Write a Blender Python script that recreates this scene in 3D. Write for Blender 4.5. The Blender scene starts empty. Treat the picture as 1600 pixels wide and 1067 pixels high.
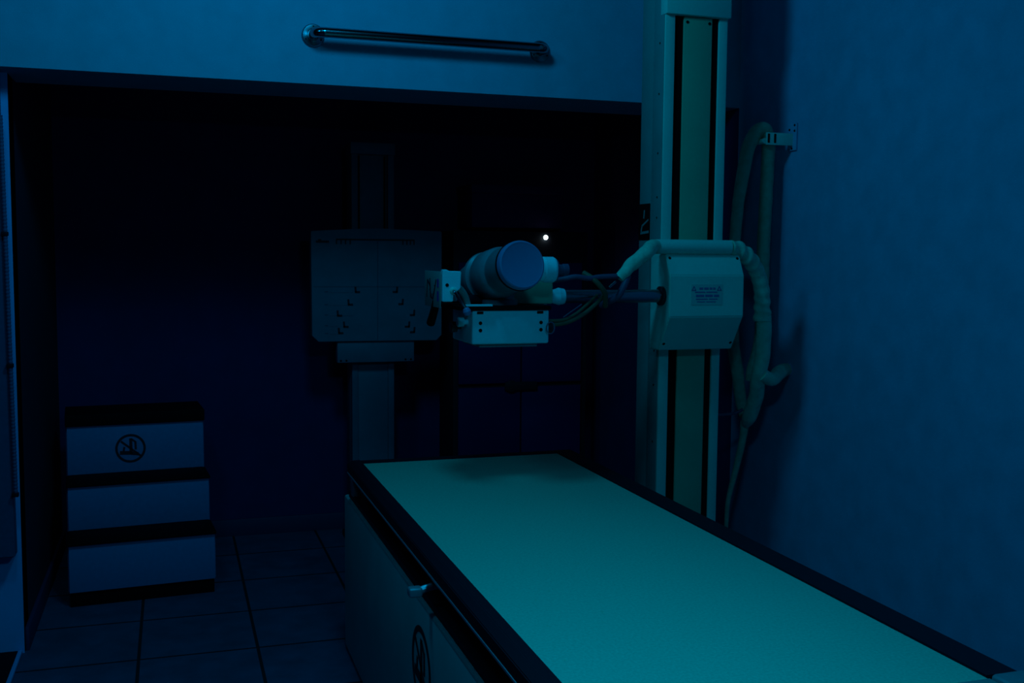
import bpy, bmesh, math, random
from mathutils import Vector, Matrix, Quaternion
random.seed(4)
SC = bpy.context.scene
COL = SC.collection

# ------------------------------------------------------------------ camera
cam_d = bpy.data.cameras.new('camera')
cam_d.sensor_width = 36.0
cam_d.lens = 1650.0 / 1600.0 * 36.0
cam_d.clip_start = 0.02
cam = bpy.data.objects.new('camera', cam_d)
COL.objects.link(cam)
ax = Vector((0.95187138, 0.01733652, -0.30600707))
ay = Vector((-0.30638614, 0.08076408, -0.94847493))
az = Vector((0.00827112, 0.99658246, 0.08218868))
rot = Matrix((ax, ay, az))
cam.matrix_world = Matrix.Translation((0, 0, 1.40)) @ rot.to_4x4()
SC.camera = cam

# ------------------------------------------------------------------ world, light, exposure
SC.view_settings.view_transform = 'Standard'
SC.view_settings.look = 'None'
SC.view_settings.gamma = 1.0
SC.view_settings.use_curve_mapping = False
SC.view_settings.exposure = 0.0
w = bpy.data.worlds.new('world'); SC.world = w; w.use_nodes = True
bg = w.node_tree.nodes['Background']
bg.inputs[0].default_value = (0.0, 0.30, 1.0, 1); bg.inputs[1].default_value = 0.0015

def bulb(name, loc, radius, power, color=(0.0, 0.50, 1.0)):
    d = bpy.data.lights.new(name, 'POINT'); d.shadow_soft_size = radius; d.energy = power; d.color = color
    o = bpy.data.objects.new(name, d); COL.objects.link(o); o.location = loc
    return o
def downlight(name, loc, size, power, color=(0.0, 0.50, 1.0)):
    d = bpy.data.lights.new(name, 'AREA'); d.shape = 'DISK'; d.size = size; d.energy = power; d.color = color
    o = bpy.data.objects.new(name, d); COL.objects.link(o); o.location = loc
    return o
tl = downlight('near_fill_light', (0.62, 1.15, 1.94), 0.22, 6.2)        # unseen low fill light, brightens the near half of the table
tl.rotation_euler = (math.radians(8), 0, 0)
bulb('pendant_lamp_light', (0.45, 2.60, 2.72), 0.15, 20.5)
bulb('left_fill_light', (-0.40, 2.40, 2.66), 0.14, 8.5)  # unseen second fill, brightens the left of the bulkhead

# ------------------------------------------------------------------ materials
def mat(name, col, rough=0.6, metal=0.0, noise=0.0, scale=60.0, bump=0.0, bscale=300.0, spec=0.5):
    m = bpy.data.materials.new(name); m.use_nodes = True
    nt = m.node_tree; b = nt.nodes['Principled BSDF']
    b.inputs['Roughness'].default_value = rough
    b.inputs['Metallic'].default_value = metal
    b.inputs['Specular IOR Level'].default_value = spec
    tc = nt.nodes.new('ShaderNodeTexCoord')
    n = nt.nodes.new('ShaderNodeTexNoise'); n.inputs['Scale'].default_value = scale
    n.inputs['Detail'].default_value = 3.0
    nt.links.new(tc.outputs['Object'], n.inputs['Vector'])
    r = nt.nodes.new('ShaderNodeValToRGB')
    r.color_ramp.elements[0].position = 0.3; r.color_ramp.elements[1].position = 0.7
    lo = [max(0, c * (1 - noise)) for c in col]; hi = [min(1, c * (1 + noise)) for c in col]
    r.color_ramp.elements[0].color = (*lo, 1); r.color_ramp.elements[1].color = (*hi, 1)
    nt.links.new(n.outputs['Fac'], r.inputs['Fac'])
    nt.links.new(r.outputs['Color'], b.inputs['Base Color'])
    if bump:
        n2 = nt.nodes.new('ShaderNodeTexNoise'); n2.inputs['Scale'].default_value = bscale
        nt.links.new(tc.outputs['Object'], n2.inputs['Vector'])
        bp = nt.nodes.new('ShaderNodeBump'); bp.inputs['Strength'].default_value = bump
        bp.inputs['Distance'].default_value = 0.002
        nt.links.new(n2.outputs['Fac'], bp.inputs['Height'])
        nt.links.new(bp.outputs['Normal'], b.inputs['Normal'])
    return m

def emis(name, col, s):
    m = bpy.data.materials.new(name); m.use_nodes = True
    nt = m.node_tree; b = nt.nodes['Principled BSDF']
    b.inputs['Base Color'].default_value = (*col, 1)
    b.inputs['Emission Color'].default_value = (*col, 1); b.inputs['Emission Strength'].default_value = s
    return m

def tiles(name):
    m = mat(name, (0.08, 0.085, 0.16), 0.75, noise=0.2, scale=9)
    nt = m.node_tree; b = nt.nodes['Principled BSDF']
    src = b.inputs['Base Color'].links[0].from_socket
    tc = [n for n in nt.nodes if n.type == 'TEX_COORD'][0]
    mp = nt.nodes.new('ShaderNodeMapping'); mp.inputs['Location'].default_value = (0.13 + 0.4, -3.75 + 4.05, 0)
    nt.links.new(tc.outputs['Object'], mp.inputs['Vector'])
    br = nt.nodes.new('ShaderNodeTexBrick'); br.offset = 0.0; br.squash = 1.0
    br.inputs['Scale'].default_value = 1.0
    br.inputs['Brick Width'].default_value = 0.40; br.inputs['Row Height'].default_value = 0.405
    br.inputs['Mortar Size'].default_value = 0.006; br.inputs['Mortar'].default_value = (0.008, 0.008, 0.012, 1)
    nt.links.new(mp.outputs['Vector'], br.inputs['Vector'])
    nt.links.new(src, br.inputs['Color1']); nt.links.new(src, br.inputs['Color2'])
    nt.links.new(br.outputs['Color'], b.inputs['Base Color'])
    return m

M = {
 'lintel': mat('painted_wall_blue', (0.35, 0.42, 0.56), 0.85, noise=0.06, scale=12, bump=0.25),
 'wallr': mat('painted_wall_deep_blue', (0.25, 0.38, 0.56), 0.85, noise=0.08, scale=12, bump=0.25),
 'alcove': mat('shaded_wall_alcove', (0.05, 0.026, 0.12), 0.9, noise=0.08, scale=10),  # wall colour darkened and blued to carry the alcove shade
 'alcoveside': mat('shaded_wall_alcove_side', (0.015, 0.008, 0.035), 0.9, noise=0.08, scale=10),  # near-black: shade of the left side wall put into the colour
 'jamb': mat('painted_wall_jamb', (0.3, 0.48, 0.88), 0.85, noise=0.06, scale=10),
 'ceil': mat('ceiling_paint', (0.3, 0.3, 0.3), 0.9),
 'tiles': tiles('floor_tiles'),
 'base': mat('baseboard_tile', (0.05, 0.035, 0.10), 0.6),
 'top': mat('cream_laminate', (0.75, 0.60, 0.42), 0.5, noise=0.10, scale=170, spec=0.3),
 'black': mat('black_plastic', (0.005, 0.005, 0.006), 0.7, spec=0.08),
 'blackgloss': mat('black_gloss', (0.02, 0.02, 0.025), 0.3),
 'rail': mat('dark_rail_paint', (0.006, 0.006, 0.014), 0.55, spec=0.2),
 'cream': mat('cream_enamel', (0.65, 0.74, 0.60), 0.5, noise=0.04, scale=8),
 'whiteenamel': mat('white_enamel', (0.88, 0.90, 0.92), 0.45, noise=0.03, scale=8),
 'creamdark': mat('cream_enamel_dull', (0.30, 0.28, 0.26), 0.55, noise=0.08, scale=8),  # duller cream; the column side strip uses it as painted shade
 'green': mat('pale_green_enamel', (0.5, 0.48, 0.28), 0.5, noise=0.05, scale=8),
 'ped': mat('pedestal_enamel', (0.5, 0.52, 0.50), 0.5, noise=0.08, scale=6),
 'chrome': mat('chrome', (0.3, 0.3, 0.33), 0.18, metal=1.0),
 'steel': mat('brushed_steel', (0.3, 0.3, 0.34), 0.3, metal=1.0),
 'alu': mat('aluminium_edge', (0.5, 0.5, 0.55), 0.4, metal=0.6),
 'blue': mat('blue_enamel', (0.25, 0.22, 0.40), 0.4),
 'bodyg': mat('grey_enamel', (0.22, 0.20, 0.22), 0.4, noise=0.05),
 'hose': mat('hose_wrap', (0.62, 0.68, 0.48), 0.7, noise=0.15, scale=40, bump=0.5, bscale=90),
 'hosedark': mat('hose_wrap_dull', (0.36, 0.42, 0.28), 0.8, noise=0.15, scale=40, bump=0.5, bscale=90),
 'cable': mat('blue_grey_cable', (0.08, 0.07, 0.13), 0.5),
 'cableg': mat('olive_cable', (0.10, 0.10, 0.05), 0.5),
 'board': mat('bucky_board_enamel', (0.18, 0.155, 0.21), 0.55, noise=0.08, scale=14),
 'ink': mat('black_ink', (0.01, 0.01, 0.02), 0.7),
 'inkfaint': mat('faint_ink', (0.09, 0.08, 0.13), 0.7),
 'inkblue': mat('blue_ink', (0.02, 0.02, 0.3), 0.7),
 'labelp': mat('label_paper', (0.5, 0.58, 0.50), 0.7),
 'inkfaded': mat('faded_blue_ink', (0.1, 0.16, 0.34), 0.7),
 'stool': mat('stool_enamel', (0.3, 0.24, 0.46), 0.6, noise=0.05),
 'cab': mat('cabinet_panel', (0.03, 0.005, 0.09), 0.7, noise=0.06),
 'cabd': mat('cabinet_body', (0.02, 0.02, 0.03), 0.6, spec=0.2),
 'panel': mat('panel_vinyl', (0.11, 0.09, 0.19), 0.7, noise=0.08),
 'led': emis('led_white', (0.75, 1.0, 1.0), 6.0),
}

# ------------------------------------------------------------------ mesh helpers
ORI = {}
class B:
    def __init__(s): s.bm = bmesh.new()
    def box(s, x0, x1, y0, y1, z0, z1, bev=0.0, seg=2):
        t = bmesh.new(); bmesh.ops.create_cube(t, size=1)
        for v in t.verts:
            v.co = Vector(((x0+x1)/2 + v.co.x*(x1-x0), (y0+y1)/2 + v.co.y*(y1-y0), (z0+z1)/2 + v.co.z*(z1-z0)))
        if bev: bmesh.ops.bevel(t, geom=t.edges[:], offset=bev, segments=seg, affect='EDGES', profile=0.5)
        s.merge(t); return s
    def merge(s, t):
        me = bpy.data.meshes.new('tmp'); t.to_mesh(me); t.free(); s.bm.from_mesh(me); bpy.data.meshes.remove(me)
    def prism(s, pts, axis, a, b, bev=0.0):
        t = bmesh.new()
        def P(u, v, k):
            return {'X': (k, u, v), 'Y': (u, k, v), 'Z': (u, v, k)}[axis]
        f0 = [t.verts.new(P(u, v, a)) for u, v in pts]; f1 = [t.verts.new(P(u, v, b)) for u, v in pts]
        t.faces.new(f0); t.faces.new(f1[::-1]); n = len(pts)
        for i in range(n): t.faces.new((f0[i], f1[i], f1[(i+1) % n], f0[(i+1) % n]))
        bmesh.ops.recalc_face_normals(t, faces=t.faces[:])
        if bev: bmesh.ops.bevel(t, geom=t.edges[:], offset=bev, segments=2, affect='EDGES')
        s.merge(t); return s
    def lathe(s, p, d, prof, seg=40):
        """profile = [(distance along d, radius)]"""
        p = Vector(p); d = Vector(d).normalized()
        u = d.orthogonal().normalized(); v = d.cross(u)
        rings = []
        for a, r in prof:
            c = p + d*a
            if r < 1e-6: rings.append([s.bm.verts.new(c)])
            else: rings.append([s.bm.verts.new(c + (u*math.cos(2*math.pi*k/seg) + v*math.sin(2*math.pi*k/seg))*r) for k in range(seg)])
        def quad(A, Bq):
            for k in range(seg):
                k2 = (k+1) % seg
                if len(A) == 1 and len(Bq) == 1: return
                if len(A) == 1: s.bm.faces.new((A[0], Bq[k2], Bq[k]))
                elif len(Bq) == 1: s.bm.faces.new((A[k], A[k2], Bq[0]))
                else: s.bm.faces.new((A[k], A[k2], Bq[k2], Bq[k]))
        for i in range(len(rings)-1): quad(rings[i], rings[i+1])
        if len(rings[0]) > 1: s.bm.faces.new(rings[0][::-1])
        if len(rings[-1]) > 1: s.bm.faces.new(rings[-1])
        return s
    def cyl(s, p0, p1, r, r1=None, seg=28):
        p0 = Vector(p0); p1 = Vector(p1); L = (p1-p0).length
        return s.lathe(p0, p1-p0, [(0, r), (L, r if r1 is None else r1)], seg)
    def tube(s, pts, rad, seg=16, n=10, wrinkle=0.0, wfreq=60.0):
        """smooth tube through pts (Catmull-Rom); rad number or list"""
        P = [Vector(p) for p in pts]; R = rad if isinstance(rad, (list, tuple)) else [rad]*len(P)
        C = []; RR = []
        for i in range(len(P)-1):
            a = P[max(i-1, 0)]; b = P[i]; c = P[i+1]; d = P[min(i+2, len(P)-1)]
            for k in range(n):
                t = k/n
                C.append(0.5*((2*b) + (c-a)*t + (2*a-5*b+4*c-d)*t*t + (3*b-a-3*c+d)*t**3)); RR.append(R[i]*(1-t)+R[i+1]*t)
        C.append(P[-1]); RR.append(R[-1])
        T = [(C[min(i+1, len(C)-1)]-C[max(i-1, 0)]).normalized() for i in range(len(C))]
        u = T[0].orthogonal().normalized(); rings = []; L = 0.0
        for i, c in enumerate(C):
            if i: L += (C[i]-C[i-1]).length
            u = (u - T[i]*u.dot(T[i])).normalized(); v = T[i].cross(u)
            ring = []
            for k in range(seg):
                a = 2*math.pi*k/seg
                r = RR[i]
                if wrinkle: r *= 1 + wrinkle*math.sin(L*wfreq + 1.7*math.sin(a + L*9)) * (0.6+0.4*math.sin(L*23))
                ring.append(s.bm.verts.new(c + (u*math.cos(a)+v*math.sin(a))*r))
            rings.append(ring)
        for i in range(len(rings)-1):
            for k in range(seg):
                s.bm.faces.new((rings[i][k], rings[i][(k+1) % seg], rings[i+1][(k+1) % seg], rings[i+1][k]))
        s.bm.faces.new(rings[0][::-1]); s.bm.faces.new(rings[-1])
        return s
    def ring(s, c, normal, r0, r1, th, seg=48, up=(0, 0, 1), sx=1.0):
        """flat annulus of thickness th"""
        n = Vector(normal).normalized(); c = Vector(c); v = Vector(up); u = v.cross(n).normalized()
        for_ = []
        for k in range(seg):
            a = 2*math.pi*k/seg; d = u*math.cos(a)*sx + v*math.sin(a)
            for_.append([s.bm.verts.new(c+d*r0), s.bm.verts.new(c+d*r1), s.bm.verts.new(c+d*r1+n*th), s.bm.verts.new(c+d*r0+n*th)])
        for k in range(seg):
            A = for_[k]; Q = for_[(k+1) % seg]
            for j in range(4): s.bm.faces.new((A[j], Q[j], Q[(j+1) % 4], A[(j+1) % 4]))
        return s
    def stroke(s, c, normal, p, q, wd, th, up=(0, 0, 1)):
        """a bar from p to q (2D in the plane through c) of width wd"""
        n = Vector(normal).normalized(); c = Vector(c); v = Vector(up); u = v.cross(n).normalized()
        p = Vector(p); q = Vector(q); d = (q-p).normalized(); o = Vector((-d.y, d.x))*wd/2
        cs = [p+o, q+o, q-o, p-o]
        lo = [s.bm.verts.new(c+u*a.x+v*a.y) for a in cs]; hi = [s.bm.verts.new(c+u*a.x+v*a.y+n*th) for a in cs]
        s.bm.faces.new(lo); s.bm.faces.new(hi[::-1])
        for i in range(4): s.bm.faces.new((lo[i], hi[i], hi[(i+1) % 4], lo[(i+1) % 4]))
        return s
    def build(s, name, m, parent=None, label=None, angle=24):
        bmesh.ops.recalc_face_normals(s.bm, faces=s.bm.faces[:])
        me = bpy.data.meshes.new(name); 
        off = ORI.get(parent.name, Vector((0, 0, 0))) if parent else None
        if parent is None:
            xs = [v.co for v in s.bm.verts]
            lo = Vector((min(v.x for v in xs), min(v.y for v in xs), min(v.z for v in xs)))
            hi = Vector((max(v.x for v in xs), max(v.y for v in xs), max(v.z for v in xs)))
            off = Vector(((lo.x+hi.x)/2, (lo.y+hi.y)/2, lo.z))
            if name in ('floor',): off = Vector((0, 0, 0))
        bmesh.ops.translate(s.bm, verts=s.bm.verts[:], vec=-off)
        s.bm.to_mesh(me); s.bm.free()
        for p in me.polygons: p.use_smooth = True
        me.set_sharp_from_angle(angle=math.radians(angle))
        me.materials.append(m)
        o = bpy.data.objects.new(name, me); COL.objects.link(o)
        if parent: o.parent = parent; ORI[o.name] = off
        else: o.location = off; ORI[o.name] = off
        if label: o['label'] = label
        return o
def tag(o, label, cat, group=None, kind=None):
    o['label'] = label; o['category'] = cat
    if group: o['group'] = group
    if kind: o['kind'] = kind
    return o
def thing(name, loc, label, cat, group=None):
    o = bpy.data.objects.new(name, None); o.empty_display_size = 0.1; COL.objects.link(o)
    o.location = loc; ORI[o.name] = Vector(loc)
    return tag(o, label, cat, group)
def struct(o): o['kind'] = 'structure'; return o

# ------------------------------------------------------------------ setting
LY = 3.80       # front plane of the bulkhead over the alcove
WX = 2.172      # right wall
BY = 5.31       # back wall of the alcove
LX = -0.51      # left side wall of the alcove
struct(B().box(-2.6, 2.4, -0.6, 5.5, -0.06, 0).build('floor', M['tiles']))
struct(B().box(-2.6, WX, LY, 4.14, 1.99, 3.10).build('wall_bulkhead', M['lintel']))
struct(B().box(WX, WX+0.12, -0.6, 3.80, 0, 3.10).build('wall_right', M['wallr']))
struct(B().box(WX, WX+0.12, 3.80, 5.45, 0, 2.45).build('wall_alcove_right', M['alcove']))  # right wall inside the alcove, split off to take the shaded colour
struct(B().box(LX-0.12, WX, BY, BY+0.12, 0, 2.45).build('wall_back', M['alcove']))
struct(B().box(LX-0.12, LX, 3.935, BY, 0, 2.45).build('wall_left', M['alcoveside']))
struct(B().box(-2.6, LX, 3.93, 4.05, 0, 1.99).build('wall_jamb', M['jamb']))
struct(B().box(LX-0.12, WX, 4.14, BY+0.12, 2.45, 2.5).build('ceiling', M['ceil']))
struct(B().box(LX, LX+0.014, 3.95, BY, 0, 0.083, 0.003).build('baseboard_left', M['base']))
struct(B().box(LX+0.014, WX, BY-0.014, BY, 0, 0.083, 0.003).build('baseboard_back', M['base']))

# black floor mat beside the jamb, with a metal edge strip
m = thing('floor_mat', (-0.9, 3.4, 0), 'black rubber floor mat with a pale edge strip, in the bottom left corner', 'mat')
B().box(-1.4, -0.530, 2.6, 3.925, 0.001, 0.012, 0.003).build('rubber_mat', M['black'], m)
B().box(-0.530, -0.516, 2.6, 3.925, 0.001, 0.014, 0.003).build('edge_strip', M['jamb'], m)

# hanging panel at the far left and its corrugated conduit
p = thing('sliding_panel', (-0.85, 3.88, 0.36), 'pale vinyl sliding panel hanging at far left beside the dark alcove', 'panel')
B().prism([(-1.35, 0.36), (-0.522, 0.36), (-0.532, 2.0), (-1.35, 2.0)], 'Y', 3.86, 3.925, 0.004).build('panel_sheet', M['panel'], p)
B().box(-1.4, -0.54, 3.865, 3.92, 1.90, 1.985, 0.004).build('top_rail', M['rail'], p)
c = thing('flexible_conduit', (-0.515, 3.87, 0.58), 'thin corrugated flexible conduit clipped down the edge of the far left panel', 'conduit')
prev = None
for (z0, z1, x0, x1) in ((0.585, 1.010, -0.512, -0.516), (1.022, 1.448, -0.516, -0.520), (1.460, 1.84, -0.520, -0.524)):
    n = int((z1-z0)/0.006); prof = []
    d = Vector((x1-x0, 0, z1-z0)); L = d.length
    for k in range(n+1): prof.append((L*k/n, 0.0075 if k % 2 else 0.006))
    B().lathe((x0, 3.852, z0), d, prof, 14).build('conduit_section', M['panel'], c)
for z, x in ((0.578, -0.512), (1.016, -0.516), (1.454, -0.520)):
    B().box(x-0.012, x+0.009, 3.842, 3.862, z-0.007, z+0.007, 0.002).build('clip', M['rail'], c)

# grab bar on the bulkhead
g = thing('grab_bar', (0.9, LY, 2.12), 'chrome grab bar with round wall flanges, on the lit wall above the alcove', 'grab bar')
for x in (0.486, 1.325):
    f = B().lathe((x, LY-0.0005, 2.156), (0, -1, 0), [(0, 0.040), (0.004, 0.040), (0.009, 0.036), (0.012, 0.024), (0.014, 0.020)], 40).build('flange', M['steel'], g)
    for a in (90, 210, 330):
        B().lathe((x+0.029*math.cos(math.radians(a)), LY-0.009, 2.156+0.029*math.sin(math.radians(a))), (0, -1, 0), [(0, 0.0045), (0.002, 0.004), (0.003, 0.0)], 12).build('screw', M['rail'], f)
B().tube([(0.486, LY-0.012, 2.156), (0.486, LY-0.042, 2.156), (0.492, LY-0.060, 2.156), (0.512, LY-0.070, 2.156), (0.56, LY-0.071, 2.156), (0.9, LY-0.071, 2.156), (1.25, LY-0.071, 2.156), (1.299, LY-0.070, 2.156), (1.319, LY-0.060, 2.156), (1.325, LY-0.042, 2.156), (1.325, LY-0.012, 2.156)],
          0.0175, seg=24, n=8).build('bar', M['chrome'], g)

# ------------------------------------------------------------------ prohibition sign
def sign(parent, c, normal, r, mtl, plate=None):
    th = 0.0012
    if plate: B().ring(c, normal, 0.0001, r, 0.0004).build('sign_plate', plate, parent)
    b = B().ring(c, normal, r*0.84, r, th)
    b.stroke(c, normal, (-0.62*r, 0.52*r), (0.66*r, -0.56*r), 0.14*r, th)
    b.stroke(c, normal, (0.02*r, 0.70*r), (0.03*r, -0.40*r), 0.20*r, th)
    b.stroke(c, normal, (0.05*r, 0.66*r), (0.32*r, 0.44*r), 0.12*r, th)
    b.stroke(c, normal, (0.32*r, 0.48*r), (0.34*r, -0.10*r), 0.14*r, th)
    b.stroke(c, normal, (-0.70*r, -0.28*r), (0.05*r, -0.32*r), 0.26*r, th)
    b.stroke(c, normal, (0.0, -0.34*r), (0.52*r, -0.42*r), 0.22*r, th)
    b.stroke(c, normal, (-0.46*r, -0.20*r), (-0.40*r, 0.12*r), 0.13*r, th)
    return b.build('prohibition_sign', mtl, parent, label='black ring sign with a barred pictogram')

# ------------------------------------------------------------------ step stool (authored about its own origin, then turned)
st = thing('step_stool', (-0.125, 4.40, 0), 'three-step wooden stool with pale risers, black treads and a round prohibition sign', 'step stool')
ORI[st.name] = Vector((0, 0, 0))
W = 0.283
B().box(-W+0.008, W-0.008, 0.012, 0.62, 0.0, 0.060, 0.003).build('base', M['black'], st)
tops = [(0.0, 0.060, 0.250), (0.19, 0.262, 0.443), (0.38, 0.454, 0.662)]
zt = [0.262, 0.454, 0.712]
for i, (y, z0, z1) in enumerate(tops):
    B().box(-W+0.006-0.0, W-0.006, y, y+0.02, zt[i-1] if i else 0.060, z1, 0.002).build('riser', M['stool'], st)
    B().box(-W, W, y-0.014, (y+0.19 if i < 2 else 0.64), z1, zt[i], 0.004).build('tread', M['black'], st, label='black rubber-covered tread')
for sx in (-1, 1):
    x = sx*(W-0.010)
    B().prism([(0.02, 0.06), (0.62, 0.06), (0.62, 0.662), (0.40, 0.662), (0.40, 0.443), (0.21, 0.443), (0.21, 0.250), (0.02, 0.250)], 'X', x-0.008, x+0.008).build('side_panel', M['stool'], st)
sign(st, (-0.025, 0.380, 0.555), (0, -1, 0), 0.062, M['ink'])
st.rotation_euler = (0, 0, math.radians(4.5))

# ------------------------------------------------------------------ bucky stand
bs = thing('wall_bucky_stand', (0.907, 5.0, 0), 'tall radiography chest stand with a square marked board, standing in the dark alcove', 'chest stand')
B().box(0.806, 1.008, 4.99, 5.10, 0.02, 1.86, 0.003).build('column', M['board'], bs)
B().box(0.806, 0.836, 4.955, 4.99, 0.02, 1.86, 0.003).build('column_flange', M['board'], bs)
B().box(0.978, 1.008, 4.955, 4.99, 0.02, 1.86, 0.003).build('column_flange', M['board'], bs)
B().box(0.802, 1.012, 4.95, 5.105, 1.86, 1.915, 0.004).build('column_cap', M['board'], bs)
B().box(0.836, 0.978, 4.962, 4.992, 0.03, 0.885, 0.002).build('lower_cover', M['board'], bs)
B().box(0.842, 0.850, 4.985, 4.9915, 0.90, 1.855).build('slot', M['black'], bs)
B().box(0.964, 0.972, 4.985, 4.9915, 0.90, 1.855).build('slot', M['black'], bs)
B().box(0.79, 1.02, 4.90, 5.18, 0.0, 0.03, 0.004).build('base_plate', M['rail'], bs)
brd = B().prism([(0.640, 0.992), (1.196, 0.990), (1.221, 1.015), (1.221, 1.502), (1.219, 1.505), (1.02, 1.512), (0.92, 1.516), (0.82, 1.512), (0.610, 1.499), (0.608, 1.496), (0.611, 1.02)], 'Y', 4.88, 4.944, 0.0015).build('cassette_board', M['board'], bs)
def S(bb, x0, z0, x1, z1, wd, yy=4.8798, th=0.0008): bb.stroke((0, yy, 0), (0, -1, 0), (x0, z0), (x1, z1), wd, th, up=(0, 0, 1))
# u axis of stroke: up x normal = Z x -Y = +X
for (x, z) in ((0.818, 1.227), (0.785, 1.169), (0.735, 1.118), (0.764, 1.066), (0.740, 1.037)):
    mk = B(); S(mk, x-0.008, z+0.018, x-0.006, z-0.008, 0.009); S(mk, x-0.010, z-0.007, x+0.014, z-0.007, 0.010)
    mk.build('corner_mark', M['ink'], brd)
for (x, z) in ((0.999, 1.227), (1.026, 1.170), (1.081, 1.118), (1.057, 1.063), (1.082, 1.037)):
    mk = B(); S(mk, x+0.008, z+0.018, x+0.006, z-0.008, 0.009); S(mk, x+0.010, z-0.007, x-0.014, z-0.007, 0.010)
    mk.build('corner_mark', M['ink'], brd)
mk = B(); S(mk, 0.722, 1.462, 1.090, 1.462, 0.007)
for x in (0.724, 0.745, 0.766, 0.787, 1.034, 1.053, 1.070, 1.087): S(mk, x, 1.460, x, 1.440, 0.006)
mk.build('width_scale', M['ink'], brd, label='black width scale with ticks')
mk = B(); S(mk, 0.630, 1.451, 0.690, 1.451, 0.010); S(mk, 0.640, 1.459, 0.655, 1.459, 0.006)
mk.build('board_lettering', M['ink'], brd, label='small dark illegible lettering')
fm = B()
S(fm, 0.915, 1.455, 0.914, 0.996, 0.0035); S(fm, 0.618, 1.245, 1.205, 1.244, 0.003)
for z in (1.222, 1.163, 1.115, 1.066, 1.030):
    S(fm, 0.668, z, 0.684, z, 0.005); S(fm, 0.69, z-0.004, 0.80 if z > 1.1 else 0.73, z-0.004, 0.0012)
fm.build('centre_lines', M['inkfaint'], brd, label='faint crossed centre lines')
br = B().box(0.728, 1.092, 4.895, 4.96, 0.890, 0.988, 0.004).build('lower_bracket', M['board'], bs)
for x in (0.744, 0.770, 1.050, 1.076):
    B().lathe((x, 4.8952, 0.900), (0, -1, 0), [(0, 0.005), (0.002, 0.004), (0.003, 0)], 12).build('screw', M['black'], br)
B().box(0.84, 0.97, 4.945, 4.985, 1.04, 1.45, 0.003).build('trolley', M['rail'], bs)

# ------------------------------------------------------------------ cabinet at the back right of the alcove
cb = thing('generator_cabinet', (1.66, 5.15, 0), 'dark four-door equipment cabinet with a small white light, behind the examination table', 'cabinet')
B().box(1.315, 2.02, 5.02, 5.295, 0.0, 1.515, 0.004).build('body', M['cabd'], cb)
for (x0, x1) in ((1.338, 1.660), (1.668, 1.985)):
    for (z0, z1) in ((0.06, 0.738), (0.758, 1.36)):
        B().box(x0, x1, 5.0, 5.02, z0, z1, 0.003).build('door', M['cab'], cb, label='dull violet-blue door panel')
B().lathe((1.61, 5.0, 0.742), (0, -1, 0), [(0, 0.030), (0.012, 0.030), (0.016, 0.024)], 24).build('handle', M['cabd'], cb)
B().box(1.575, 1.745, 4.982, 5.0, 0.722, 0.764, 0.006).build('handle', M['cabd'], cb)
B().lathe((1.793, 5.02, 1.486), (0, -1, 0), [(0, 0.012), (0.004, 0.011), (0.010, 0.0085), (0.014, 0.0)], 20).build('indicator_light', M['led'], cb, label='small glowing white indicator light')
wb = thing('wall_box', (1.65, 5.2, 1.53), 'dim violet-grey wall box above the dark equipment cabinet', 'box')
B().box(1.410, 1.885, 5.03, 5.308, 1.531, 1.70, 0.004).build('housing', M['cab'], wb)
B().box(1.405, 1.890, 5.02, 5.308, 1.70, 1.742, 0.004).build('lid', M['cab'], wb)

# ------------------------------------------------------------------ examination table
tb = thing('examination_table', (0.95, 2.45, 0), 'long x-ray examination table with a cream top and black side rails', 'table')
B().box(0.598, 1.290, 1.385, 3.462, 0.682, 0.700, 0.003).build('tabletop', M['top'], tb, label='pale cream speckled laminate top')
B().prism([(0.555, 0.664), (0.599, 0.664), (0.599, 0.702), (0.575, 0.702), (0.555, 0.692)], 'Y', 1.385, 3.52, 0.002).build('side_rail', M['rail'], tb)
B().prism([(1.375, 0.664), (1.290, 0.664), (1.290, 0.7025), (1.355, 0.7025), (1.375, 0.692)], 'Y', 1.39, 3.51, 0.002).build('side_rail', M['rail'], tb)
B().box(0.5535, 0.5565, 1.385, 3.515, 0.658, 0.664, 0.0008).build('edge_trim', M['alu'], tb, label='thin bright metal edge strip')
B().box(0.599, 1.290, 3.462, 3.515, 0.664, 0.701, 0.002).build('end_rail', M['rail'], tb)
er = B().box(0.599, 1.290, 1.35, 1.384, 0.664, 0.7015, 0.002).build('end_rail', M['creamdark'], tb)
for x0, x1 in ((0.553, 0.598), (1.291, 1.378)):
    B().box(x0, x1, 1.335, 1.385, 0.660, 0.709, 0.008, 3).build('corner_cap', M['bodyg'], tb)
B().box(0.615, 1.33, 1.45, 3.50, 0.575, 0.664, 0.003).build('carriage_frame', M['black'], tb)
pe = B().box(0.566, 1.36, 1.75, 3.66, 0.012, 0.555, 0.008, 3).build('pedestal', M['ped'], tb)
B().box(0.58, 1.345, 1.77, 3.64, 0.0, 0.014).build('plinth', M['black'], tb)
B().box(0.575, 1.35, 1.78, 3.62, 0.555, 0.576, 0.003).build('pedestal_lid', M['rail'], tb)
B().box(0.575, 0.60, 3.52, 3.58, 0.57, 0.655, 0.004).build('end_post', M['bodyg'], tb)
sign(pe, (0.5655, 2.455, 0.392), (-1, 0, 0), 0.100, M['ink'])
h = B().tube([(0.60, 2.36, 0.625), (0.565, 2.36, 0.622), (0.54, 2.36, 0.615)], 0.009, seg=12).build('brake_lever', M['alu'], tb)
B().box(0.512, 0.545, 2.345, 2.375, 0.603, 0.625, 0.006, 3).build('lever_grip', M['alu'], h)

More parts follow.
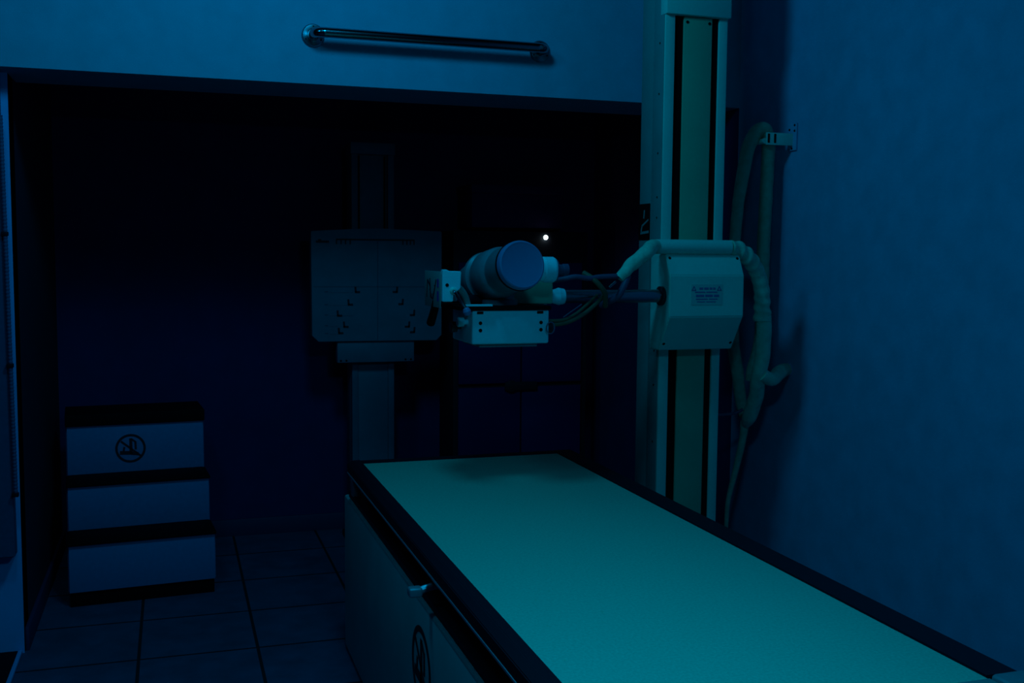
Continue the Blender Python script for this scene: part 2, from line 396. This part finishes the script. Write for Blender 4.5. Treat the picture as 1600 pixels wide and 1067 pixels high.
# ------------------------------------------------------------------ x-ray tube stand
CX0, CX1 = 1.599, 1.834
xs = thing('xray_tube_stand', (1.716, 3.39, 0), 'tall floor-mounted x-ray column with carriage, chrome arm and tube head over the table', 'x-ray machine')
B().box(CX0, CX0+0.036, 3.30, 3.385, 0.03, 2.21, 0.002).build('front_flange', M['cream'], xs)
B().box(CX1-0.032, CX1, 3.30, 3.385, 0.03, 2.21, 0.002).build('front_flange', M['cream'], xs)
B().box(CX0+0.002, CX1-0.002, 3.309, 3.384, 0.03, 2.209).build('slot_backing', M['black'], xs)
cs = B().box(CX0+0.070, CX0+0.176, 3.301, 3.310, 0.03, 2.208, 0.001).build('cover_strip', M['green'], xs)
for x in (CX0+0.082, CX0+0.166):
    B().lathe((x, 3.301, 2.190), (0, -1, 0), [(0, 0.0055), (0.0015, 0.005), (0.002, 0)], 12).build('screw', M['black'], cs)
B().box(CX0, CX1, 3.388, 3.483, 0.03, 2.6, 0.002).build('rear_column', M['creamdark'], xs)
B().box(CX0+0.004, CX1-0.004, 3.384, 3.389, 0.03, 2.6).build('seam', M['black'], xs)
B().box(CX0-0.003, CX1+0.006, 3.285, 3.335, 2.21, 2.62, 0.004).build('column_cap', M['cream'], xs)
B().box(CX0-0.0025, CX0-0.0001, 3.306, 3.384, 0.04, 2.60, 0.0005).build('side_shade_strip', M['creamdark'], xs, label='thin strip with the column side shade in its colour')  # added strip, dull colour stands in for shade on the column side
for z in (0.75, 0.95, 1.07, 1.53, 1.60, 1.75, 1.95, 2.12):
    B().lathe((CX0-0.002, 3.335, z), (-1, 0, 0), [(0, 0.004), (0.0012, 0.004), (0.0015, 0)], 10).build('side_screw', M['black'], xs)
B().box(CX0-0.06, CX1+0.06, 3.22, 3.56, 0.0, 0.035, 0.006).build('base_plate', M['rail'], xs)
# letter plate on the side of the rear column
lp = B().box(CX0-0.003, CX0-0.0003, 3.392, 3.482, 1.455, 1.582, 0.0008).build('letter_plate', M['black'], xs, label='black plate with a white mark')
lt = B()
n = (-1, 0, 0)   # u axis = Z x -X = -Y
lt.stroke((CX0-0.0031, 3.43, 1.515), n, (-0.004, 0.045), (-0.008, 0.015), 0.008, 0.0006)
lt.stroke((CX0-0.0031, 3.43, 1.515), n, (-0.020, -0.010), (0.030, 0.010), 0.007, 0.0006)
lt.stroke((CX0-0.0031, 3.43, 1.515), n, (-0.020, -0.008), (-0.030, -0.034), 0.008, 0.0006)
lt.stroke((CX0-0.0031, 3.43, 1.515), n, (-0.034, -0.036), (0.034, -0.032), 0.009, 0.0006)
lt.build('plate_mark', M['creamdark'], lp, label='pale hand-painted mark')
# carriage
prof = [(3.298, 1.405), (3.185, 1.405), (3.150, 1.336), (3.150, 1.198), (3.225, 1.082), (3.298, 1.082)]
ca = B().prism(prof, 'X', 1.560, 1.836, 0.003).build('carriage', M['cream'], xs)
def face_screw(x, y, z, nn): B().lathe((x, y, z), nn, [(0, 0.0055), (0.0015, 0.005), (0.003, 0)], 14).build('screw', M['black'], ca)
nt_ = (0, -0.892, 0.452); nb_ = (0, -0.84, -0.543)
for x in (1.572, 1.824):
    face_screw(x, 3.1795, 1.392, nt_); face_screw(x, 3.2115, 1.105, nb_)
lb = B().box(1.638, 1.754, 3.1488, 3.1502, 1.238, 1.306).build('warning_label', M['labelp'], ca, label='small faded printed label')
lt = B()
def T(x0, x1, z, wd): lt.stroke((0, 3.1487, 0), (0, -1, 0), (x0, z), (x1, z), wd, 0.0005)
for xc in (1.648, 1.742):
    lt.stroke((0, 3.1487, 0), (0, -1, 0), (xc-0.007, 1.286), (xc, 1.299), 0.003, 0.0005)
    lt.stroke((0, 3.1487, 0), (0, -1, 0), (xc, 1.299), (xc+0.007, 1.286), 0.003, 0.0005)
    T(xc-0.008, xc+0.008, 1.286, 0.003)
for x0, x1 in ((1.668, 1.682), (1.686, 1.702), (1.706, 1.716), (1.719, 1.728)): T(x0, x1, 1.292, 0.007)
for x0, x1 in ((1.652, 1.690), (1.694, 1.735)): T(x0, x1, 1.280, 0.004)
for x0, x1 in ((1.656, 1.686), (1.690, 1.718), (1.722, 1.742)): T(x0, x1, 1.268, 0.008)
for x0, x1 in ((1.656, 1.700), (1.704, 1.736)): T(x0, x1, 1.257, 0.004)
for x0, x1 in ((1.660, 1.690), (1.694, 1.730)): T(x0, x1, 1.248, 0.003)
lt.build('label_lettering', M['inkfaded'], lb, label='lines of small blue print')
# arm
AY, AZ = 3.205, 1.266
B().lathe((1.561, AY, AZ), (-1, 0, 0), [(0, 0.032), (0.012, 0.032), (0.016, 0.026)], 32).build('arm_flange', M['blackgloss'], xs)
B().cyl((1.56, AY, AZ), (1.19, AY, AZ), 0.022).build('arm', M['steel'], xs, label='dark chrome horizontal arm')
B().lathe((1.212, AY, AZ), (-1, 0, 0), [(0, 0.018), (0.004, 0.025), (0.022, 0.028), (0.034, 0.024), (0.050, 0.020), (0.060, 0.020), (0.064, 0.026), (0.072, 0.026)], 36).build('arm_collar', M['whiteenamel'], xs)
B().box(0.955, 1.145, 3.13, 3.29, 1.245, 1.325, 0.006).build('trunnion_block', M['green'], xs)
# tube housing, axis along the table
TA = Vector((0.963, 2.93, 1.366)); TD = Vector((-0.10, 1.0, -0.16)).normalized()
th = B().lathe(TA, TD, [(0.0, 0.064), (0.008, 0.068), (0.085, 0.070), (0.095, 0.066), (0.104, 0.066), (0.112, 0.073), (0.122, 0.077), (0.19, 0.078), (0.20, 0.074), (0.207, 0.069), (0.222, 0.069), (0.229, 0.079), (0.245, 0.080), (0.258, 0.070), (0.36, 0.058), (0.39, 0.046), (0.395, 0.0)], 56).build('tube_housing', M['bodyg'], xs, label='grey ribbed x-ray tube housing')
B().lathe(TA, -TD, [(0.0, 0.058), (0.004, 0.0715), (0.022, 0.072), (0.028, 0.070), (0.030, 0.066), (0.0285, 0.062), (0.0285, 0.0)], 56).build('end_cap', M['blue'], th, label='blue round end cap')
B().lathe((0.966, 3.12, 1.31), (0, 0, -1), [(0, 0.045), (0.045, 0.045), (0.050, 0.055), (0.066, 0.055)], 36).build('port_neck', M['bodyg'], th)
B().lathe(TA - TD*0.0005, -TD, [(0, 0.0735), (0.006, 0.0738), (0.007, 0.070)], 56).build('rim_seal', M['black'], th)
cs_ = B().lathe((1.010, 2.99, 1.355), (1, 0, 0), [(0, 0.036), (0.048, 0.036), (0.051, 0.039), (0.080, 0.039), (0.086, 0.036), (0.088, 0.031)], 36).build('cable_socket', M['whiteenamel'], th, label='cream cable socket')
B().lathe((1.096, 2.99, 1.355), (1, 0, 0), [(0, 0.032), (0.006, 0.032), (0.008, 0.016), (0.026, 0.016), (0.028, 0.018), (0.043, 0.018), (0.045, 0.014)], 24).build('socket_nut', M['cable'], cs_)
# plates between tube and collimator
B().box(0.81, 1.10, 3.02, 3.28, 1.233, 1.245, 0.002).build('rotation_plate', M['black'], xs)
B().box(0.82, 0.91, 3.01, 3.03, 1.245, 1.251, 0.001).build('scale_bar', M['whiteenamel'], xs)
co = B().box(0.852, 1.096, 3.03, 3.26, 1.130, 1.233, 0.006, 3).build('collimator', M['whiteenamel'], xs, label='cream collimator box with dark screws')
for x, z, r in ((0.878, 1.194, .0055), (0.878, 1.172, .0055), (1.070, 1.194, .0055), (1.070, 1.172, .0055)):
    B().lathe((x, 3.0305, z), (0, -1, 0), [(0, r), (0.0012, r), (0.0015, 0)], 14).build('screw', M['black'], co)
for x in (0.877, 1.067):
    B().box(x-0.010, x+0.010, 3.0285, 3.032, 1.221, 1.229, 0.001).build('slot', M['black'], co)
B().box(0.88, 1.065, 3.05, 3.24, 1.119, 1.131, 0.002).build('light_window', M['bodyg'], co)
B().lathe((0.852, 3.08, 1.195), (-1, 0, 0), [(0, 0.008), (0.012, 0.008), (0.013, 0.014), (0.030, 0.015), (0.033, 0.012)], 20).build('left_knob', M['whiteenamel'], co)
B().lathe((0.852, 3.16, 1.175), (-1, 0, 0), [(0, 0.008), (0.012, 0.008), (0.013, 0.016), (0.032, 0.018), (0.035, 0.014)], 20).build('left_knob', M['blackgloss'], co)
B().lathe((1.096, 3.10, 1.175), (1, 0, 0), [(0, 0.012), (0.010, 0.012), (0.012, 0.022), (0.030, 0.022), (0.033, 0.018)], 24).build('right_knob', M['blackgloss'], co)
# control head at the left of the tube
cp = B().prism([(0.744, 1.262), (0.775, 1.262), (0.776, 1.285), (0.797, 1.300), (0.799, 1.350), (0.760, 1.351), (0.758, 1.355), (0.744, 1.355)], 'Y', 2.96, 2.985, 0.002).build('control_head', M['whiteenamel'], xs, label='pale control head with a screw')
B().box(0.7425, 0.795, 2.985, 3.165, 1.262, 1.346, 0.004).build('control_body', M['bodyg'], cp)
B().lathe((0.757, 2.9605, 1.310), (0, -1, 0), [(0, 0.0055), (0.0015, 0.005), (0.002, 0)], 14).build('screw', M['black'], cp)
sp = B().box(0.7395, 0.7425, 2.975, 3.168, 1.243, 1.349, 0.001).build('scale_plate', M['creamdark'], cp, label='dull side plate printed with scale marks')
cc = (0.7393, 3.07, 1.297); nn = (-1, 0, 0)
mk = B()
for a in range(-4, 5):
    ang = math.radians(90 + a*22); r0, r1 = 0.026, 0.036
    mk.stroke(cc, nn, (r0*math.cos(ang), -r0*math.sin(ang)+0.01), (r1*math.cos(ang), -r1*math.sin(ang)+0.01), 0.004, 0.0006)
mk.stroke(cc, nn, (-0.060, 0.025), (-0.070, -0.028), 0.008, 0.0006)
mk.stroke(cc, nn, (-0.060, 0.025), (-0.030, 0.010), 0.008, 0.0006)
mk.stroke(cc, nn, (-0.030, 0.030), (-0.022, -0.025), 0.010, 0.0006)
mk.stroke(cc, nn, (0.050, 0.028), (0.010, -0.030), 0.008, 0.0006)
mk.stroke(cc, nn, (0.010, -0.030), (-0.022, -0.025), 0.006, 0.0006)
mk.build('scale_marks', M['ink'], sp)
mk = B(); mk.stroke(cc, nn, (0.070, 0.030), (0.070, 0.006), 0.018, 0.0006); mk.stroke(cc, nn, (0.070, -0.006), (0.070, -0.035), 0.018, 0.0006)
mk.build('colour_marks', M['inkblue'], sp, label='blue blocks')
hd = B().tube([(0.748, 3.06, 1.262), (0.748, 3.075, 1.235), (0.748, 3.125, 1.190)], [0.010, 0.012, 0.013], seg=16, n=6).build('grip_handle', M['black'], cp)
lv = B().tube([(0.775, 2.962, 1.293), (0.777, 2.948, 1.289), (0.790, 2.940, 1.268), (0.808, 2.940, 1.243)], 0.0050, seg=14, n=8).build('lock_lever', M['chrome'], cp, label='small chrome lever')
B().lathe((0.807, 2.940, 1.246), (0.35, 0, -1), [(0, 0.005), (0.003, 0.009), (0.012, 0.012), (0.022, 0.010), (0.026, 0.0)], 20).build('lever_knob', M['blue'], lv, label='blue knob')
B().lathe((0.775, 2.9605, 1.293), (0, -1, 0), [(0, 0.011), (0.005, 0.010), (0.008, 0.006)], 20).build('lever_hub', M['cream'], lv)
B().tube([(0.780, 2.985, 1.305), (0.805, 3.01, 1.300), (0.825, 3.02, 1.280), (0.838, 3.03, 1.250)], 0.010, seg=14).build('bridge_hose', M['creamdark'], cp)
B().box(0.79, 0.93, 3.13, 3.17, 1.250, 1.275, 0.004).build('yoke', M['rail'], xs)

# ------------------------------------------------------------------ hoses and cables
# half-round cable tray that carries the hose over the carriage
tr = B().lathe((1.527, 3.192, 1.4295), (1, 0, 0), [(0, 0.020), (0.001, 0.0245), (0.274, 0.0245), (0.275, 0.020)], 32)
tr.build('hose_tray', M['cream'], xs, label='smooth horizontal sleeve over the carriage')
ch = thing('cable_hose', (1.45, 3.13, 1.4), 'pale wrapped cable hose arching over the carriage and ending below the wall hook', 'cable hose')
B().tube([(1.366, 3.12, 1.326), (1.385, 3.12, 1.346), (1.410, 3.122, 1.371), (1.462, 3.13, 1.408), (1.500, 3.17, 1.427), (1.526, 3.190, 1.4295)],
         [0.0165, 0.019, 0.022, 0.0235, 0.0240, 0.0235], seg=22, n=12, wrinkle=0.05, wfreq=120).build('upper_wrap', M['hose'], ch)
B().tube([(1.803, 3.192, 1.4295), (1.840, 3.20, 1.424), (1.885, 3.21, 1.395), (1.930, 3.23, 1.350), (1.957, 3.24, 1.290), (1.968, 3.25, 1.225), (1.970, 3.25, 1.175)],
         [0.0235, 0.026, 0.027, 0.027, 0.027, 0.028, 0.0305], seg=24, n=16, wrinkle=0.11, wfreq=170).build('bend_wrap', M['hose'], ch)
B().tube([(1.976, 3.25, 1.195), (1.978, 3.25, 1.12), (1.975, 3.25, 1.05), (1.979, 3.28, 0.975), (2.007, 3.34, 0.893), (2.019, 3.40, 0.814), (2.034, 3.45, 0.775)],
         [0.0265, 0.0265, 0.026, 0.027, 0.027, 0.027, 0.016], seg=22, n=12, wrinkle=0.03, wfreq=60).build('lower_wrap', M['hose'], ch)
B().tube([(2.036, 3.46, 0.785), (2.030, 3.46, 0.73), (2.018, 3.46, 0.67), (1.998, 3.46, 0.588), (1.974, 3.46, 0.492), (1.968, 3.46, 0.40), (1.968, 3.46, 0.20), (1.968, 3.46, 0.012)],
         [0.018, 0.014, 0.013, 0.011, 0.009, 0.008, 0.008, 0.008], seg=14, n=10).build('cable_tail', M['hosedark'], ch)
# cable ends between hose and tube head
cables = [
 ('cable', [(1.125, 3.14, 1.318), (1.168, 3.13, 1.322), (1.215, 3.12, 1.331), (1.262, 3.12, 1.326), (1.30, 3.12, 1.331), (1.375, 3.12, 1.334)], 0.0085),
 ('cableg', [(1.255, 3.15, 1.343), (1.275, 3.12, 1.325), (1.300, 3.115, 1.300), (1.32, 3.125, 1.275), (1.336, 3.16, 1.235)], 0.0085),
 ('cable', [(1.395, 3.12, 1.335), (1.378, 3.11, 1.302), (1.362, 3.12, 1.268), (1.348, 3.16, 1.250), (1.338, 3.20, 1.238)], 0.011),
 ('cableg', [(1.105, 3.09, 1.180), (1.175, 3.09, 1.188), (1.235, 3.11, 1.210), (1.290, 3.14, 1.240), (1.34, 3.16, 1.28)], 0.0065),
 ('cableg', [(1.105, 3.09, 1.195), (1.165, 3.09, 1.197), (1.215, 3.11, 1.215), (1.262, 3.14, 1.240), (1.31, 3.17, 1.27)], 0.005),
 ('cable', [(1.165, 3.09, 1.205), (1.195, 3.09, 1.225), (1.230, 3.10, 1.245)], 0.002),
]
for mt, pts, r in cables:
    B().tube(pts, r, seg=12, n=10).build('cable', M[mt], ch)
B().cyl((1.322, 3.10, 1.298), (1.345, 3.10, 1.316), 0.0045).build('metal_ferrule', M['chrome'], ch, label='bright metal ferrule')
B().ring((1.096, 3.02, 1.178), (0.5, -1, 0), 0.016, 0.019, 0.003).build('cable_clamp', M['steel'], ch)

# upper wall bracket with a hanging hose loop
wk = thing('hose_bracket', (2.16, 3.41, 1.80), 'short flat wall bracket on the right wall holding the top of the hanging hose loop', 'bracket')
B().box(2.164, WX-0.0005, 3.375, 3.43, 1.785, 1.885, 0.003).build('wall_plate', M['wallr'], wk)
B().box(2.055, 2.165, 3.395, 3.401, 1.803, 1.847, 0.001).build('arm', M['cream'], wk)
B().cyl((2.053, 3.401, 1.817), (2.053, 3.485, 1.817), 0.010).build('hook_peg', M['cream'], wk)
for x in (2.064, 2.090):
    B().box(x-0.004, x+0.004, 3.3935, 3.396, 1.810, 1.843, 0.0008).build('slot', M['black'], wk)
for y, z in ((3.385, 1.876), (3.418, 1.862), (3.385, 1.856), (3.40, 1.793)):
    B().lathe((2.1642, y, z), (-1, 0, 0), [(0, 0.005), (0.002, 0.004), (0.003, 0)], 12).build('screw', M['black'], wk)
hl = thing('hanging_hose', (2.03, 3.45, 0.8), 'dull hose looped over the wall bracket, hanging in two strands right of the column', 'cable hose')
B().tube([(2.088, 3.45, 1.30), (2.088, 3.45, 1.45), (2.092, 3.45, 1.60), (2.096, 3.45, 1.74), (2.090, 3.44, 1.82), (2.068, 3.435, 1.862), (2.035, 3.44, 1.845), (2.012, 3.45, 1.79), (2.000, 3.46, 1.70), (1.990, 3.47, 1.60), (1.982, 3.47, 1.50), (1.975, 3.475, 1.35)],
         [0.024, 0.024, 0.024, 0.024, 0.025, 0.026, 0.026, 0.025, 0.024, 0.022, 0.021, 0.021], seg=20, n=12, wrinkle=0.03, wfreq=80).build('hose_loop', M['hosedark'], hl)
B().tube([(1.975, 3.475, 1.35), (1.982, 3.48, 1.20), (1.990, 3.48, 1.07), (2.004, 3.47, 0.97), (2.022, 3.47, 0.86), (2.034, 3.465, 0.80)], [0.021, 0.022, 0.023, 0.023, 0.021, 0.017], seg=18, n=10, wrinkle=0.03, wfreq=80).build('left_strand', M['hosedark'], hl)
B().tube([(2.088, 3.45, 1.30), (2.080, 3.44, 1.18), (2.065, 3.42, 1.10), (2.03, 3.38, 1.05), (2.0, 3.36, 1.00), (1.99, 3.36, 0.95)], [0.021, 0.021, 0.021, 0.02, 0.018, 0.015], seg=18, n=10, wrinkle=0.03, wfreq=80).build('right_strand', M['hosedark'], hl)
hk = thing('wrapped_wall_hook', (2.1, 3.38, 0.96), 'pale cloth-wrapped hook on the right wall gripping the lower end of the hose', 'hook')
B().tube([(WX-0.001, 3.39, 0.984), (2.13, 3.365, 0.984), (2.08, 3.32, 0.974), (2.03, 3.275, 0.964), (1.978, 3.262, 0.985)], [0.020, 0.026, 0.025, 0.024, 0.024], seg=18, n=8, wrinkle=0.05, wfreq=90).build('wrapped_arm', M['hose'], hk)
B().lathe((WX-0.0005, 3.39, 0.984), (-1, 0, 0), [(0, 0.028), (0.004, 0.028), (0.006, 0.024)], 24).build('wall_plate', M['wallr'], hk)
tc = B().tube([(1.838, 3.40, 0.826), (1.90, 3.40, 0.823), (1.955, 3.395, 0.828), (1.982, 3.385, 0.842)], 0.0055, seg=12, n=8).build('thin_cable', M['cable'])
tag(tc, 'thin blue-grey cable curving from the column to the bottom of the wrapped hose', 'cable')
